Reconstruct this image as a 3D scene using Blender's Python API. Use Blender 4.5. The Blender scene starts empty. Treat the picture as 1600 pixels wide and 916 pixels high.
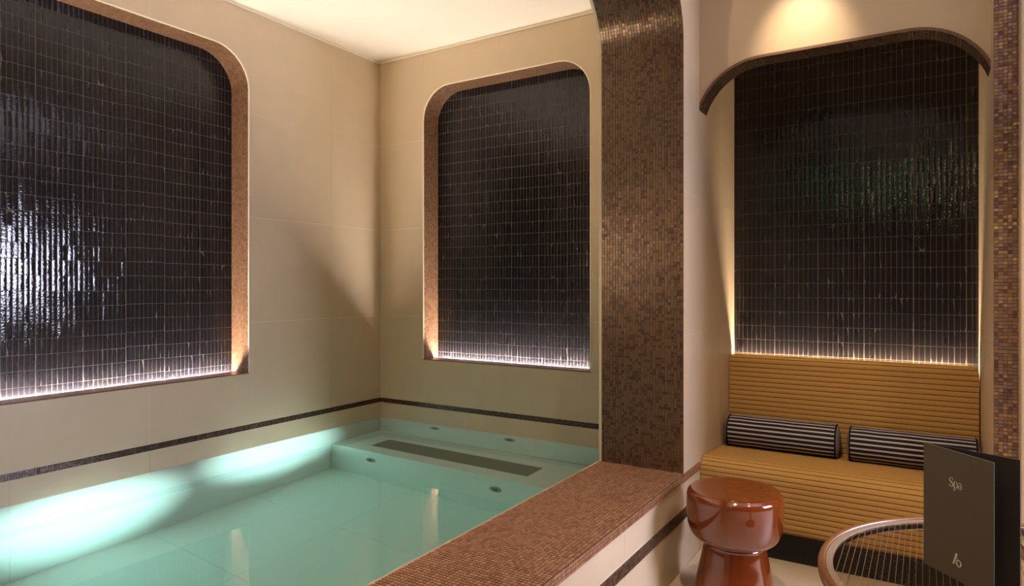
import bpy, bmesh, math, random
from mathutils import Vector, Matrix
from mathutils.geometry import delaunay_2d_cdt

random.seed(7)
PI = math.pi
scene = bpy.context.scene
COL = scene.collection
EYE = 1.31                       # eye height above the lounge floor

# ------------------------------------------------------------------ camera
cam_d = bpy.data.cameras.new('camera')
cam_d.sensor_width = 36.0
cam_d.lens = 36.0 * 1027.0 / 1600.0
cam_d.shift_y = -11.0 / 1600.0
cam_d.clip_start = 0.05
cam = bpy.data.objects.new('camera', cam_d)
COL.objects.link(cam)
cam.location = (0, 0, EYE)
cam.rotation_euler = (PI / 2, 0, math.atan(646.0 / 1027.0))
scene.camera = cam

# ------------------------------------------------------------------ world, exposure
w = bpy.data.worlds.new('world')
scene.world = w
w.use_nodes = True
w.node_tree.nodes['Background'].inputs[0].default_value = (0.55, 0.66, 1.0, 1)
w.node_tree.nodes['Background'].inputs[1].default_value = 0.3
scene.view_settings.view_transform = 'Standard'
scene.view_settings.look = 'None'
scene.view_settings.gamma = 1.0
scene.view_settings.use_curve_mapping = False
scene.view_settings.exposure = 0.0
scene.cycles.caustics_refractive = True
scene.cycles.caustics_reflective = False
scene.cycles.sample_clamp_indirect = 60.0
scene.cycles.max_bounces = 10
scene.cycles.diffuse_bounces = 5


def lamp(name, kind, loc, target, energy, color, **kw):
    d = bpy.data.lights.new(name, kind)
    d.energy = energy
    d.color = color
    for k, v in kw.items():
        setattr(d, k, v)
    o = bpy.data.objects.new(name, d)
    COL.objects.link(o)
    o.location = loc
    dv = Vector(target) - Vector(loc)
    o.rotation_euler = dv.to_track_quat('-Z', 'Y').to_euler()
    return o


WARM = (1.0, 0.76, 0.50)
COOL = (0.74, 0.76, 1.0)
WHITE = (1.0, 0.90, 0.84)
# daylight entering through the window of the room on the right
lamp('window_daylight', 'AREA', (2.26, 3.3, 1.55), (-2.0, 3.0, 1.35), 200, COOL, shape='RECTANGLE', size=1.7, size_y=0.9)
# added warm fill for the pool hall ceiling, out of view at the near end
lamp('pool_hall_fill', 'SPOT', (-3.2, -1.2, 1.5), (-2.5, 1.3, 3.2), 260, (1.0, 0.70, 0.42), spot_size=math.radians(86), spot_blend=1.0, shadow_soft_size=0.12)

# ------------------------------------------------------------------ materials
MATS = {}


def nodes_of(name):
    m = bpy.data.materials.new(name)
    m.use_nodes = True
    nt = m.node_tree
    return m, nt, nt.nodes['Principled BSDF']


def sset(b, **kw):
    for k, v in kw.items():
        b.inputs[k.replace('_', ' ')].default_value = v


def simple(name, col, rough=0.5, metal=0.0, noise=0.0, nscale=8.0, bump=0.0, bscale=60.0, coat=0.0, ior=1.5, spec=0.5):
    m, nt, b = nodes_of(name)
    sset(b, Base_Color=(*col, 1), Roughness=rough, Metallic=metal, IOR=ior)
    b.inputs['Coat Weight'].default_value = coat
    b.inputs['Specular IOR Level'].default_value = spec
    tc = nt.nodes.new('ShaderNodeTexCoord')
    if noise > 0:
        n = nt.nodes.new('ShaderNodeTexNoise')
        n.inputs['Scale'].default_value = nscale
        n.inputs['Detail'].default_value = 6
        nt.links.new(tc.outputs['Object'], n.inputs['Vector'])
        mx = nt.nodes.new('ShaderNodeMix')
        mx.data_type = 'RGBA'
        mx.inputs[6].default_value = (*[c * (1 - noise) for c in col], 1)
        mx.inputs[7].default_value = (*[min(1, c * (1 + noise)) for c in col], 1)
        nt.links.new(n.outputs['Fac'], mx.inputs[0])
        nt.links.new(mx.outputs[2], b.inputs['Base Color'])
    if bump > 0:
        n2 = nt.nodes.new('ShaderNodeTexNoise')
        n2.inputs['Scale'].default_value = bscale
        n2.inputs['Detail'].default_value = 3
        nt.links.new(tc.outputs['Object'], n2.inputs['Vector'])
        bp = nt.nodes.new('ShaderNodeBump')
        bp.inputs['Strength'].default_value = bump
        bp.inputs['Distance'].default_value = 0.01
        nt.links.new(n2.outputs['Fac'], bp.inputs['Height'])
        nt.links.new(bp.outputs['Normal'], b.inputs['Normal'])
    MATS[name] = m
    return m


def emission(name, col, strength):
    m, nt, b = nodes_of(name)
    sset(b, Base_Color=(*col, 1), Roughness=0.5)
    b.inputs['Emission Color'].default_value = (*col, 1)
    b.inputs['Emission Strength'].default_value = strength
    MATS[name] = m
    return m


simple('beige_tile', (0.565, 0.445, 0.305), 0.42, noise=0.07, nscale=5.0)
simple('beige_grout', (0.78, 0.68, 0.55), 0.8)
simple('plaster', (0.78, 0.70, 0.57), 0.7, noise=0.02)
simple('pale_trim', (0.58, 0.50, 0.36), 0.4)
simple('lit_edge', (0.85, 0.74, 0.56), 0.35)  # paints the lit edge of the wall tiles round the niches
simple('floor_tile', (0.56, 0.45, 0.32), 0.45, noise=0.06, nscale=6)
simple('pool_tile', (0.80, 0.86, 0.81), 0.45, noise=0.03)
simple('pool_grout', (0.70, 0.74, 0.68), 0.8)
simple('pool_grille', (0.20, 0.215, 0.20), 0.5)
simple('jet_metal', (0.34, 0.35, 0.34), 0.35, metal=0.8)
simple('jet_dark', (0.03, 0.03, 0.03), 0.5)
simple('dark_grout', (0.09, 0.078, 0.066), 0.7)
simple('dark_panel', (0.10, 0.07, 0.045), 0.5, noise=0.1)
simple('mosaic_grout', (0.16, 0.085, 0.045), 0.6)
simple('coping_grout', (0.05, 0.02, 0.011), 0.7)
simple('black_plinth', (0.006, 0.005, 0.005), 0.6)
simple('ochre_fabric', (0.47, 0.27, 0.085), 0.85, noise=0.16, nscale=220, bump=0.25, bscale=500, spec=0.2)
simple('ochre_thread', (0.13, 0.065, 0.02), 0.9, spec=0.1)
simple('lacquer', (0.15, 0.028, 0.005), 0.09, noise=0.25, nscale=5, coat=1.0)
simple('bronze', (0.20, 0.085, 0.026), 0.33, metal=0.2, coat=0.3)
simple('bronze_inner', (0.26, 0.19, 0.14), 0.3)
def thin_glass():
    """clear bronze tinted sheet glass with an uneven surface"""
    m = bpy.data.materials.new('table_glass')
    m.use_nodes = True
    nt = m.node_tree
    nt.nodes.clear()
    out = nt.nodes.new('ShaderNodeOutputMaterial')
    mix = nt.nodes.new('ShaderNodeMixShader')
    tr_ = nt.nodes.new('ShaderNodeBsdfTransparent')
    tr_.inputs['Color'].default_value = (0.86, 0.78, 0.68, 1)
    gl = nt.nodes.new('ShaderNodeBsdfGlossy')
    gl.inputs['Roughness'].default_value = 0.04
    fr = nt.nodes.new('ShaderNodeFresnel')
    fr.inputs['IOR'].default_value = 1.55
    tc = nt.nodes.new('ShaderNodeTexCoord')
    n2 = nt.nodes.new('ShaderNodeTexNoise')
    n2.inputs['Scale'].default_value = 70
    nt.links.new(tc.outputs['Object'], n2.inputs['Vector'])
    bp = nt.nodes.new('ShaderNodeBump')
    bp.inputs['Strength'].default_value = 0.35
    bp.inputs['Distance'].default_value = 0.01
    nt.links.new(n2.outputs['Fac'], bp.inputs['Height'])
    nt.links.new(bp.outputs['Normal'], gl.inputs['Normal'])
    nt.links.new(fr.outputs[0], mix.inputs[0])
    nt.links.new(tr_.outputs[0], mix.inputs[1])
    nt.links.new(gl.outputs[0], mix.inputs[2])
    nt.links.new(mix.outputs[0], out.inputs['Surface'])
    MATS['table_glass'] = m


thin_glass()
simple('tan_grout', (0.14, 0.095, 0.05), 0.4)
simple('menu_card', (0.082, 0.063, 0.042), 0.75, noise=0.06, nscale=60)
simple('menu_dark', (0.018, 0.013, 0.010), 0.8)
simple('menu_print', (0.62, 0.57, 0.50), 0.6)
simple('white_metal', (0.75, 0.74, 0.72), 0.35)
simple('bolster_dark', (0.012, 0.011, 0.018), 0.85, spec=0.2)
emission('led', WHITE, 560.0)
emission('led_nook', (1.0, 0.80, 0.56), 320.0)
emission('lamp_lens', (1.0, 0.80, 0.55), 60.0)
emission('pool_lens', (0.9, 1.0, 0.97), 1.0)
emission('exit_green', (0.02, 0.9, 0.32), 3.5)
emission('exit_white', (0.9, 1.0, 0.95), 3.0)
emission('sconce_shade', (1.0, 0.72, 0.40), 8.0)
emission('daylight', COOL, 5.0)


def glazed(name):
    """near black glazed tile, uneven glaze, hue drifting between blue black and brown black"""
    m, nt, b = nodes_of(name)
    sset(b, Roughness=0.07, IOR=1.5)
    b.inputs['Specular IOR Level'].default_value = 0.42
    g = nt.nodes.new('ShaderNodeNewGeometry')
    n = nt.nodes.new('ShaderNodeTexNoise')
    n.inputs['Scale'].default_value = 9.0
    nt.links.new(g.outputs['Position'], n.inputs['Vector'])
    mx = nt.nodes.new('ShaderNodeMix')
    mx.data_type = 'RGBA'
    mx.inputs[6].default_value = (0.009, 0.009, 0.015, 1)
    mx.inputs[7].default_value = (0.015, 0.012, 0.011, 1)
    nt.links.new(n.outputs['Fac'], mx.inputs[0])
    nt.links.new(mx.outputs[2], b.inputs['Base Color'])
    n2 = nt.nodes.new('ShaderNodeTexNoise')
    n2.inputs['Scale'].default_value = 95.0
    n2.inputs['Detail'].default_value = 2
    nt.links.new(g.outputs['Position'], n2.inputs['Vector'])
    bp = nt.nodes.new('ShaderNodeBump')
    bp.inputs['Strength'].default_value = 0.06
    bp.inputs['Distance'].default_value = 0.01
    nt.links.new(n2.outputs['Fac'], bp.inputs['Height'])
    nt.links.new(bp.outputs['Normal'], b.inputs['Normal'])
    MATS[name] = m


glazed('black_glaze')


def mosaic_mat(name, stops, rough=0.28, metal=0.25):
    m, nt, b = nodes_of(name)
    sset(b, Roughness=rough, Metallic=metal)
    a = nt.nodes.new('ShaderNodeAttribute')
    a.attribute_name = 'tone'
    r = nt.nodes.new('ShaderNodeValToRGB')
    el = r.color_ramp.elements
    el[0].position, el[0].color = stops[0][0], (*stops[0][1], 1)
    el[1].position, el[1].color = stops[-1][0], (*stops[-1][1], 1)
    for p, c in stops[1:-1]:
        e = el.new(p)
        e.color = (*c, 1)
    nt.links.new(a.outputs['Fac'], r.inputs['Fac'])
    nt.links.new(r.outputs['Color'], b.inputs['Base Color'])
    MATS[name] = m


mosaic_mat('copper_mosaic', [(0.0, (0.05, 0.027, 0.019)), (0.25, (0.085, 0.048, 0.028)), (0.5, (0.14, 0.082, 0.042)), (0.75, (0.165, 0.096, 0.047)), (1.0, (0.135, 0.088, 0.072))])
mosaic_mat('niche_mosaic', [(0.0, (0.15, 0.075, 0.040)), (0.5, (0.23, 0.12, 0.060)), (1.0, (0.28, 0.15, 0.080))], 0.35, 0.15)  # brighter copy of the copper mosaic: glow on the reveals put into its colour
mosaic_mat('glint_mosaic', [(0.0, (0.17, 0.09, 0.065)), (0.3, (0.26, 0.165, 0.155)), (0.6, (0.40, 0.24, 0.11)), (0.85, (0.30, 0.20, 0.20)), (1.0, (0.52, 0.34, 0.14))], 0.22, 0.45)  # gold and mauve glints put into the tile colours
mosaic_mat('coping_mosaic', [(0.0, (0.27, 0.13, 0.070)), (0.5, (0.37, 0.185, 0.10)), (1.0, (0.45, 0.235, 0.13))])
mosaic_mat('dark_mosaic', [(0.0, (0.035, 0.020, 0.014)), (0.6, (0.075, 0.042, 0.028)), (1.0, (0.17, 0.10, 0.065))])


def striped():
    """thin pale lines on midnight cloth, running along the bolster"""
    m, nt, b = nodes_of('bolster_stripe')
    sset(b, Roughness=0.85)
    b.inputs['Specular IOR Level'].default_value = 0.2
    tc = nt.nodes.new('ShaderNodeUVMap')
    sp = nt.nodes.new('ShaderNodeSeparateXYZ')
    nt.links.new(tc.outputs['UV'], sp.inputs[0])
    mu = nt.nodes.new('ShaderNodeMath')
    mu.operation = 'MULTIPLY'
    mu.inputs[1].default_value = 23.0
    nt.links.new(sp.outputs['Y'], mu.inputs[0])
    fr = nt.nodes.new('ShaderNodeMath')
    fr.operation = 'FRACT'
    nt.links.new(mu.outputs[0], fr.inputs[0])
    r = nt.nodes.new('ShaderNodeValToRGB')
    el = r.color_ramp.elements
    el[0].position, el[0].color = 0.0, (0.014, 0.013, 0.022, 1)
    el[1].position, el[1].color = 0.56, (0.016, 0.014, 0.022, 1)
    for p, c in ((0.62, (0.48, 0.43, 0.45, 1)), (0.90, (0.50, 0.45, 0.46, 1)), (0.96, (0.016, 0.014, 0.022, 1))):
        e = el.new(p)
        e.color = c
    nt.links.new(fr.outputs[0], r.inputs['Fac'])
    nt.links.new(r.outputs['Color'], b.inputs['Base Color'])
    MATS['bolster_stripe'] = m


striped()


def water_mat():
    m = bpy.data.materials.new('pool_water')
    m.use_nodes = True
    nt = m.node_tree
    nt.nodes.clear()
    out = nt.nodes.new('ShaderNodeOutputMaterial')
    gl = nt.nodes.new('ShaderNodeBsdfGlass')
    gl.inputs['IOR'].default_value = 1.33
    gl.inputs['Roughness'].default_value = 0.0
    va = nt.nodes.new('ShaderNodeVolumeAbsorption')
    va.inputs['Color'].default_value = (0.20, 0.86, 0.81, 1)
    va.inputs['Density'].default_value = 0.25
    nt.links.new(gl.outputs[0], out.inputs['Surface'])
    nt.links.new(va.outputs[0], out.inputs['Volume'])
    MATS['pool_water'] = m


water_mat()

# ------------------------------------------------------------------ builders
WL = {}                                   # world position of every parent


class MB:
    def __init__(self):
        self.v, self.f, self.m, self.t, self.uv = [], [], [], [], []

    def poly(self, pts, mi=0, tone=0.5):
        n = len(self.v)
        self.v += [tuple(p) for p in pts]
        self.f.append(tuple(range(n, n + len(pts))))
        self.m.append(mi)
        self.t.append(tone)

    def box(self, x0, x1, y0, y1, z0, z1, mi=0, tone=0.5):
        n = len(self.v)
        self.v += [(x, y, z) for z in (z0, z1) for y in (y0, y1) for x in (x0, x1)]
        for q in ((0, 2, 3, 1), (4, 5, 7, 6), (0, 1, 5, 4), (2, 6, 7, 3), (0, 4, 6, 2), (1, 3, 7, 5)):
            self.f.append(tuple(n + i for i in q))
            self.m.append(mi)
            self.t.append(tone)
        return self

    def lathe(self, prof, cx=0, cy=0, seg=48, mi=0):
        """profile of (r, z) from bottom to top, closed at the axis"""
        n = len(self.v)
        k = len(prof)
        for i in range(seg):
            a = 2 * PI * i / seg
            for r, z in prof:
                self.v.append((cx + r * math.cos(a), cy + r * math.sin(a), z))
        for i in range(seg):
            j = (i + 1) % seg
            for q in range(k - 1):
                self.f.append((n + i * k + q, n + j * k + q, n + j * k + q + 1, n + i * k + q + 1))
                self.m.append(mi)
                self.t.append(0.5)
        return self

    def disc_y(self, cx, y, cz, prof, seg=28, mi=0, sgn=-1, axis='y'):
        """turned piece whose axis is Y (or X): profile of (r, height above the wall)"""
        n = len(self.v)
        k = len(prof)
        for i in range(seg):
            a = 2 * PI * i / seg
            for r, h in prof:
                if axis == 'y':
                    self.v.append((cx + r * math.cos(a), y + sgn * h, cz + r * math.sin(a)))
                else:
                    self.v.append((cx + sgn * h, y + r * math.cos(a), cz + r * math.sin(a)))
        for i in range(seg):
            j = (i + 1) % seg
            for q in range(k - 1):
                self.f.append((n + i * k + q, n + j * k + q, n + j * k + q + 1, n + i * k + q + 1))
                self.m.append(mi)
                self.t.append(0.5)
        return self

    def build(self, name, mats, parent=None, smooth=False, bevel=0.0, fix=True, base=None):
        if isinstance(mats, str):
            mats = [mats]
        if parent is not None:
            off = WL[parent]
        elif base is not None:
            off = Vector(base)
        else:
            xs = [p[0] for p in self.v]
            ys = [p[1] for p in self.v]
            zs = [p[2] for p in self.v]
            off = Vector(((min(xs) + max(xs)) / 2, (min(ys) + max(ys)) / 2, min(zs)))
        me = bpy.data.meshes.new(name)
        me.from_pydata([(p[0] - off.x, p[1] - off.y, p[2] - off.z) for p in self.v], [], self.f)
        for mn in mats:
            me.materials.append(MATS[mn])
        me.polygons.foreach_set('material_index', self.m)
        at = me.attributes.new('tone', 'FLOAT', 'FACE')
        at.data.foreach_set('value', self.t)
        if self.uv:
            uvl = me.uv_layers.new(name='UVMap')
            for p in me.polygons:
                for li in p.loop_indices:
                    uvl.data[li].uv = self.uv[me.loops[li].vertex_index]
        if fix:
            bm = bmesh.new()
            bm.from_mesh(me)
            if smooth or bevel:
                bmesh.ops.remove_doubles(bm, verts=bm.verts, dist=1e-6)
            bmesh.ops.recalc_face_normals(bm, faces=bm.faces)
            bm.to_mesh(me)
            bm.free()
        if smooth:
            me.polygons.foreach_set('use_smooth', [True] * len(me.polygons))
        o = bpy.data.objects.new(name, me)
        COL.objects.link(o)
        if parent is not None:
            o.parent = parent
        else:
            o.location = off
        WL[o] = off.copy()
        if bevel:
            md = o.modifiers.new('bevel', 'BEVEL')
            md.width = bevel
            md.segments = 2
            md.limit_method = 'ANGLE'
        if smooth:
            try:
                md = o.modifiers.new('edges', 'EDGE_SPLIT')
                md.split_angle = math.radians(38)
            except Exception:
                pass
        return o


def tag(o, label=None, cat=None, group=None, kind=None):
    if label:
        o['label'] = label
    if cat:
        o['category'] = cat
    if group:
        o['group'] = group
    if kind:
        o['kind'] = kind
    return o


def thing(name, loc, label, cat, group=None, kind=None):
    o = bpy.data.objects.new(name, None)
    o.empty_display_size = 0.1
    COL.objects.link(o)
    o.location = loc
    WL[o] = Vector(loc)
    return tag(o, label, cat, group, kind)


def rrect(a0, a1, b0, b1, r, seg=10):
    """opening with square bottom corners and rounded top corners, counter clockwise"""
    p = [(a0, b0), (a1, b0)]
    for i in range(seg + 1):
        t = i / seg * PI / 2
        p.append((a1 - r + r * math.cos(t), b1 - r + r * math.sin(t)))
    for i in range(seg + 1):
        t = PI / 2 + i / seg * PI / 2
        p.append((a0 + r + r * math.cos(t), b1 - r + r * math.sin(t)))
    return p


def inside(pt, poly):
    x, y = pt
    c = False
    j = len(poly) - 1
    for i in range(len(poly)):
        xi, yi = poly[i]
        xj, yj = poly[j]
        if (yi > y) != (yj > y) and x < (xj - xi) * (y - yi) / (yj - yi) + xi:
            c = not c
        j = i
    return c


def cut_cell(a0, a1, b0, b1, hole):
    """triangulated rectangle minus the hole -> verts, faces (None when nothing is left)"""
    rect = [(a0, b0), (a1, b0), (a1, b1), (a0, b1)]
    if not hole:
        return rect, [(0, 1, 2, 3)]
    ha = [p[0] for p in hole]
    hb = [p[1] for p in hole]
    if a1 <= min(ha) or a0 >= max(ha) or b1 <= min(hb) or b0 >= max(hb):
        return rect, [(0, 1, 2, 3)]
    pts = [Vector(p) for p in rect + hole]
    nr = 4
    ed = [(i, (i + 1) % 4) for i in range(4)] + [(nr + i, nr + (i + 1) % len(hole)) for i in range(len(hole))]
    vo, eo, fo, _, _, _ = delaunay_2d_cdt(pts, ed, [], 0, 1e-5)
    faces = []
    for f in fo:
        cx = sum(vo[i].x for i in f) / len(f)
        cy = sum(vo[i].y for i in f) / len(f)
        if a0 < cx < a1 and b0 < cy < b1 and not inside((cx, cy), hole):
            faces.append(tuple(f))
    if not faces:
        return None
    used = sorted({i for f in faces for i in f})
    ix = {u: k for k, u in enumerate(used)}
    return [(vo[u].x, vo[u].y) for u in used], [tuple(ix[i] for i in f) for f in faces]


def slab(mb, cell, fn, th, mi=0):
    """fn(a, b, d) -> 3-D point; a plate from depth 0 (face) to depth th"""
    vs, fs = cell
    n = len(mb.v)
    k = len(vs)
    mb.v += [fn(a, b, 0.0) for a, b in vs] + [fn(a, b, th) for a, b in vs]
    cnt = {}
    for f in fs:
        mb.f.append(tuple(n + i for i in f))
        mb.m.append(mi)
        mb.t.append(0.5)
        mb.f.append(tuple(n + k + i for i in reversed(f)))
        mb.m.append(mi)
        mb.t.append(0.5)
        for q in range(len(f)):
            e = (f[q], f[(q + 1) % len(f)])
            cnt[e] = cnt.get(e, 0) + 1
    for (i, j) in list(cnt):
        if (j, i) not in cnt:
            mb.f.append((n + j, n + i, n + k + i, n + k + j))
            mb.m.append(mi)
            mb.t.append(0.5)


def tiled_wall(parent, fn, cols, rows, hole, mat='beige_tile', name='wall_tile', gap=0.0022, th=0.010):
    for b0, b1 in rows:
        for a0, a1 in zip(cols[:-1], cols[1:]):
            c = cut_cell(a0 + gap / 2, a1 - gap / 2, b0 + gap / 2, b1 - gap / 2, hole)
            if c is None:
                continue
            mb = MB()
            slab(mb, c, fn, th)
            mb.build(name, mat, parent)


def wall_backing(name, fn, a0, a1, b0, b1, hole, depth0, depth1, mat='beige_grout', label=None, cat='wall'):
    c = cut_cell(a0, a1, b0, b1, hole)
    mb = MB()
    slab(mb, c, lambda a, b, d: fn(a, b, depth0 + d), depth1 - depth0)
    o = mb.build(name, mat)
    tag(o, label, cat, kind='structure')
    return o


def resample(path, pitch):
    """points of a polyline at even steps close to the pitch"""
    L = [0.0]
    for p, q in zip(path[:-1], path[1:]):
        L.append(L[-1] + (Vector(q) - Vector(p)).length)
    n = max(1, round(L[-1] / pitch))
    out = []
    j = 0
    for i in range(n + 1):
        s = L[-1] * i / n
        while j < len(L) - 2 and L[j + 1] < s:
            j += 1
        t = (s - L[j]) / max(1e-9, L[j + 1] - L[j])
        out.append(Vector(path[j]).lerp(Vector(path[j + 1]), min(1, t)))
    return out


def mosaic(name, parent, path, wdir, width, ndir_fn, mat='copper_mosaic', pitch=0.0145, gap=0.0022, h=0.0018, grout='mosaic_grout', gth=0.012, seed=1, tilt=0.03):
    """small square tiles along a path (3-D polyline) and across wdir; grout bed underneath"""
    rnd = random.Random(seed)
    P = resample(path, pitch)
    W = Vector(wdir).normalized()
    nw = max(1, round(width / pitch))
    pw = width / nw
    mb = MB()
    bed = MB()
    for i in range(len(P) - 1):
        T = P[i + 1] - P[i]
        Ln = T.length
        T = T / Ln
        N = T.cross(W).normalized()
        want = ndir_fn((P[i] + P[i + 1]) / 2)
        if N.dot(want) < 0:
            N = -N
        flip = T.cross(W).dot(N) < 0
        a, b_ = P[i], P[i + 1]
        q = [a, b_, b_ + W * width, a + W * width]
        if flip:
            q = q[::-1]
        bed.poly(q)
        lo = [p - N * gth for p in q]
        bed.poly(lo[::-1])
        bed.poly([a, a - N * gth, b_ - N * gth, b_] if not flip else [b_, b_ - N * gth, a - N * gth, a])
        a2, b2 = a + W * width, b_ + W * width
        bed.poly([b2, b2 - N * gth, a2 - N * gth, a2] if not flip else [a2, a2 - N * gth, b2 - N * gth, b2])
        g = gap / 2
        for j in range(nw):
            o = a + W * (pw * j)
            t1, t2 = rnd.uniform(-tilt, tilt), rnd.uniform(-tilt, tilt)
            lowp, top = [], []
            for (s, u) in ((g, g), (Ln - g, g), (Ln - g, pw - g), (g, pw - g)):
                c = o + T * s + W * u
                lowp.append(c - N * 0.001)
                top.append(c + N * (h + (s - Ln / 2) * t1 + (u - pw / 2) * t2))
            tone = rnd.random()
            n = len(mb.v)
            mb.v += [tuple(p) for p in top + lowp]
            fs = [(0, 1, 2, 3), (0, 4, 5, 1), (1, 5, 6, 2), (2, 6, 7, 3), (3, 7, 4, 0)]
            for f in fs:
                f = tuple(n + k for k in (f if not flip else f[::-1]))
                mb.f.append(f)
                mb.m.append(0)
                mb.t.append(tone)
    bo = bed.build('grout_bed' if parent is not None else name, grout, parent, fix=False)
    mo = mb.build(name if parent is not None else 'mosaic_tile', mat, parent if parent is not None else bo, fix=False)
    mo['kind'] = 'stuff'
    return bo


# ------------------------------------------------------------------ dimensions (metres, lounge floor at z = 0)
XL = -3.65          # left wall of the pool hall
YB = 3.85           # back wall of the pool hall
ND = 0.17           # niche depth
XP0, XP1 = -1.36, -0.95    # the low pool wall and the arch above it
YC = 3.0            # reveal of the arch
ZCOP = 0.437
ZW = 0.275          # water
ZPF = -0.73         # pool floor
ZC = 3.077          # pool ceiling
ZCL = 2.96          # lounge ceiling
YH = 3.26           # header over the seating nook
YN = 3.96           # tiled back of the nook
XR = 0.222          # right wall of the nook
NZ0, NZ1 = 0.757, 2.795    # niches
NR = 0.235
ROWS = [(ZCOP - 0.008, 1.077), (1.077, 1.750), (1.750, 2.414), (2.414, ZC)]
YNEAR = -1.6        # near end of the pool
LN0, LN1 = 0.42, 2.649     # left niche along y
BN0, BN1 = -3.21, -1.828   # back niche along x

# ------------------------------------------------------------------ floor, ceilings, outer walls
f = thing('floor', (0.5, 0.6, -0.06), 'pale beige stone floor under the stool and the round table', 'floor', kind='structure')
fb = MB().box(XP1 - 0.02, 2.4, -2.3, 4.7, -0.06, -0.012)
fb.build('floor_bed', 'beige_grout', f)
yy = -2.3
k = 0
while yy < 4.7:
    xx = -0.95
    while xx < 2.4:
        MB().box(xx + .001, min(xx + .659, 2.4), yy + .001, min(yy + .659, 4.7), -0.012, 0.0).build('floor_tile', 'floor_tile', f)
        xx += 0.66
    yy += 0.66
tag(MB().box(XL - 0.25, XP1 + 0.05, YNEAR - 0.1, YB + 0.3, ZC, ZC + 0.08).build('ceiling', 'plaster'), 'smooth cream plaster ceiling above the pool', 'ceiling', kind='structure')
tag(MB().box(XP0 + 0.06, 2.45, -2.35, 4.7, ZCL, ZCL + 0.06).build('ceiling', 'plaster'), 'cream plaster ceiling above the seating lounge', 'ceiling', kind='structure')
tag(MB().box(XP1 - 0.3, 2.45, -2.36, -2.3, 0, ZCL).build('wall_rear', 'dark_panel'), 'dark panelled lounge wall behind the viewer', 'wall', kind='structure')
tag(MB().box(XL - 0.25, XP1, YNEAR - 0.06, YNEAR, ZPF, ZC).build('wall_pool_end', 'plaster'), 'plain wall at the near end of the pool', 'wall', kind='structure')
tag(MB().box(XR + 0.02, 2.45, 4.62, 4.68, 0, ZCL).build('wall_side_room', 'dark_panel'), 'dark panelled end wall of the room on the right', 'wall', kind='structure')
# right outer wall with the window opening
fnR = lambda a, b, d: (2.32 + d, a, b)
WY0, WY1, WZ0, WZ1 = 2.45, 4.15, 1.10, 2.02
wall_backing('wall_right', fnR, -2.3, 4.65, 0, ZCL, [(WY0, WZ0), (WY1, WZ0), (WY1, WZ1), (WY0, WZ1)], 0, 0.08, 'dark_panel', 'dark panelled outer wall with a window in the room on the right')
win = thing('window_1', (2.36, 3.3, WZ0), 'daylit window in the room on the right', 'window', kind='structure')
for (y0, y1, z0, z1) in ((WY0, WY0 + .05, WZ0, WZ1), (WY1 - .05, WY1, WZ0, WZ1), (WY0, WY1, WZ0, WZ0 + .05), (WY0, WY1, WZ1 - .05, WZ1), (3.28, 3.32, WZ0, WZ1)):
    MB().box(2.33, 2.39, y0, y1, z0, z1).build('window_frame', 'white_metal', win)
MB().box(2.355, 2.365, WY0 + .05, WY1 - .05, WZ0 + .05, WZ1 - .05).build('pane', 'daylight', win)

# ------------------------------------------------------------------ left wall and its niche
fnL = lambda a, b, d: (XL - d, a, b)
E_ = 0.006
holeL = rrect(LN0 - E_, LN1 + E_, NZ0 - E_, NZ1 + E_, NR + E_)
wl = wall_backing('wall_left', fnL, YNEAR, YB + 0.22, ZPF - 0.1, ZC, holeL, 0.0012, 0.05, label='long beige stone tiled wall on the left with a large dark niche')
colsL = [YNEAR, -1.28, -0.62, 0.04, 0.70, 1.36, 2.02, 2.68, 3.34, YB]
tiled_wall(wl, fnL, colsL, ROWS, holeL)
# back wall
fnB = lambda a, b, d: (a, YB + d, b)
holeB = rrect(BN0 - E_, BN1 + E_, NZ0 - E_, NZ1 + E_, NR + E_)
wb = wall_backing('wall_back', fnB, XL - 0.05, XP0 + 0.02, ZPF - 0.1, ZC, holeB, 0.0012, 0.05, label='beige stone tiled back wall of the pool with a smaller dark niche')
colsB = [XL, BN0, -2.55, -1.89, XP0]
tiled_wall(wb, fnB, colsB, ROWS, holeB)


def arc_path(a0, a1, b0, b1, r, fn, seg=10):
    p = rrect(a0, a1, b0, b1, r, seg)
    p = p[1:] + p[:1]          # from bottom a1 up over the top to bottom a0
    return [fn(a, b) for a, b in p]


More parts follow.
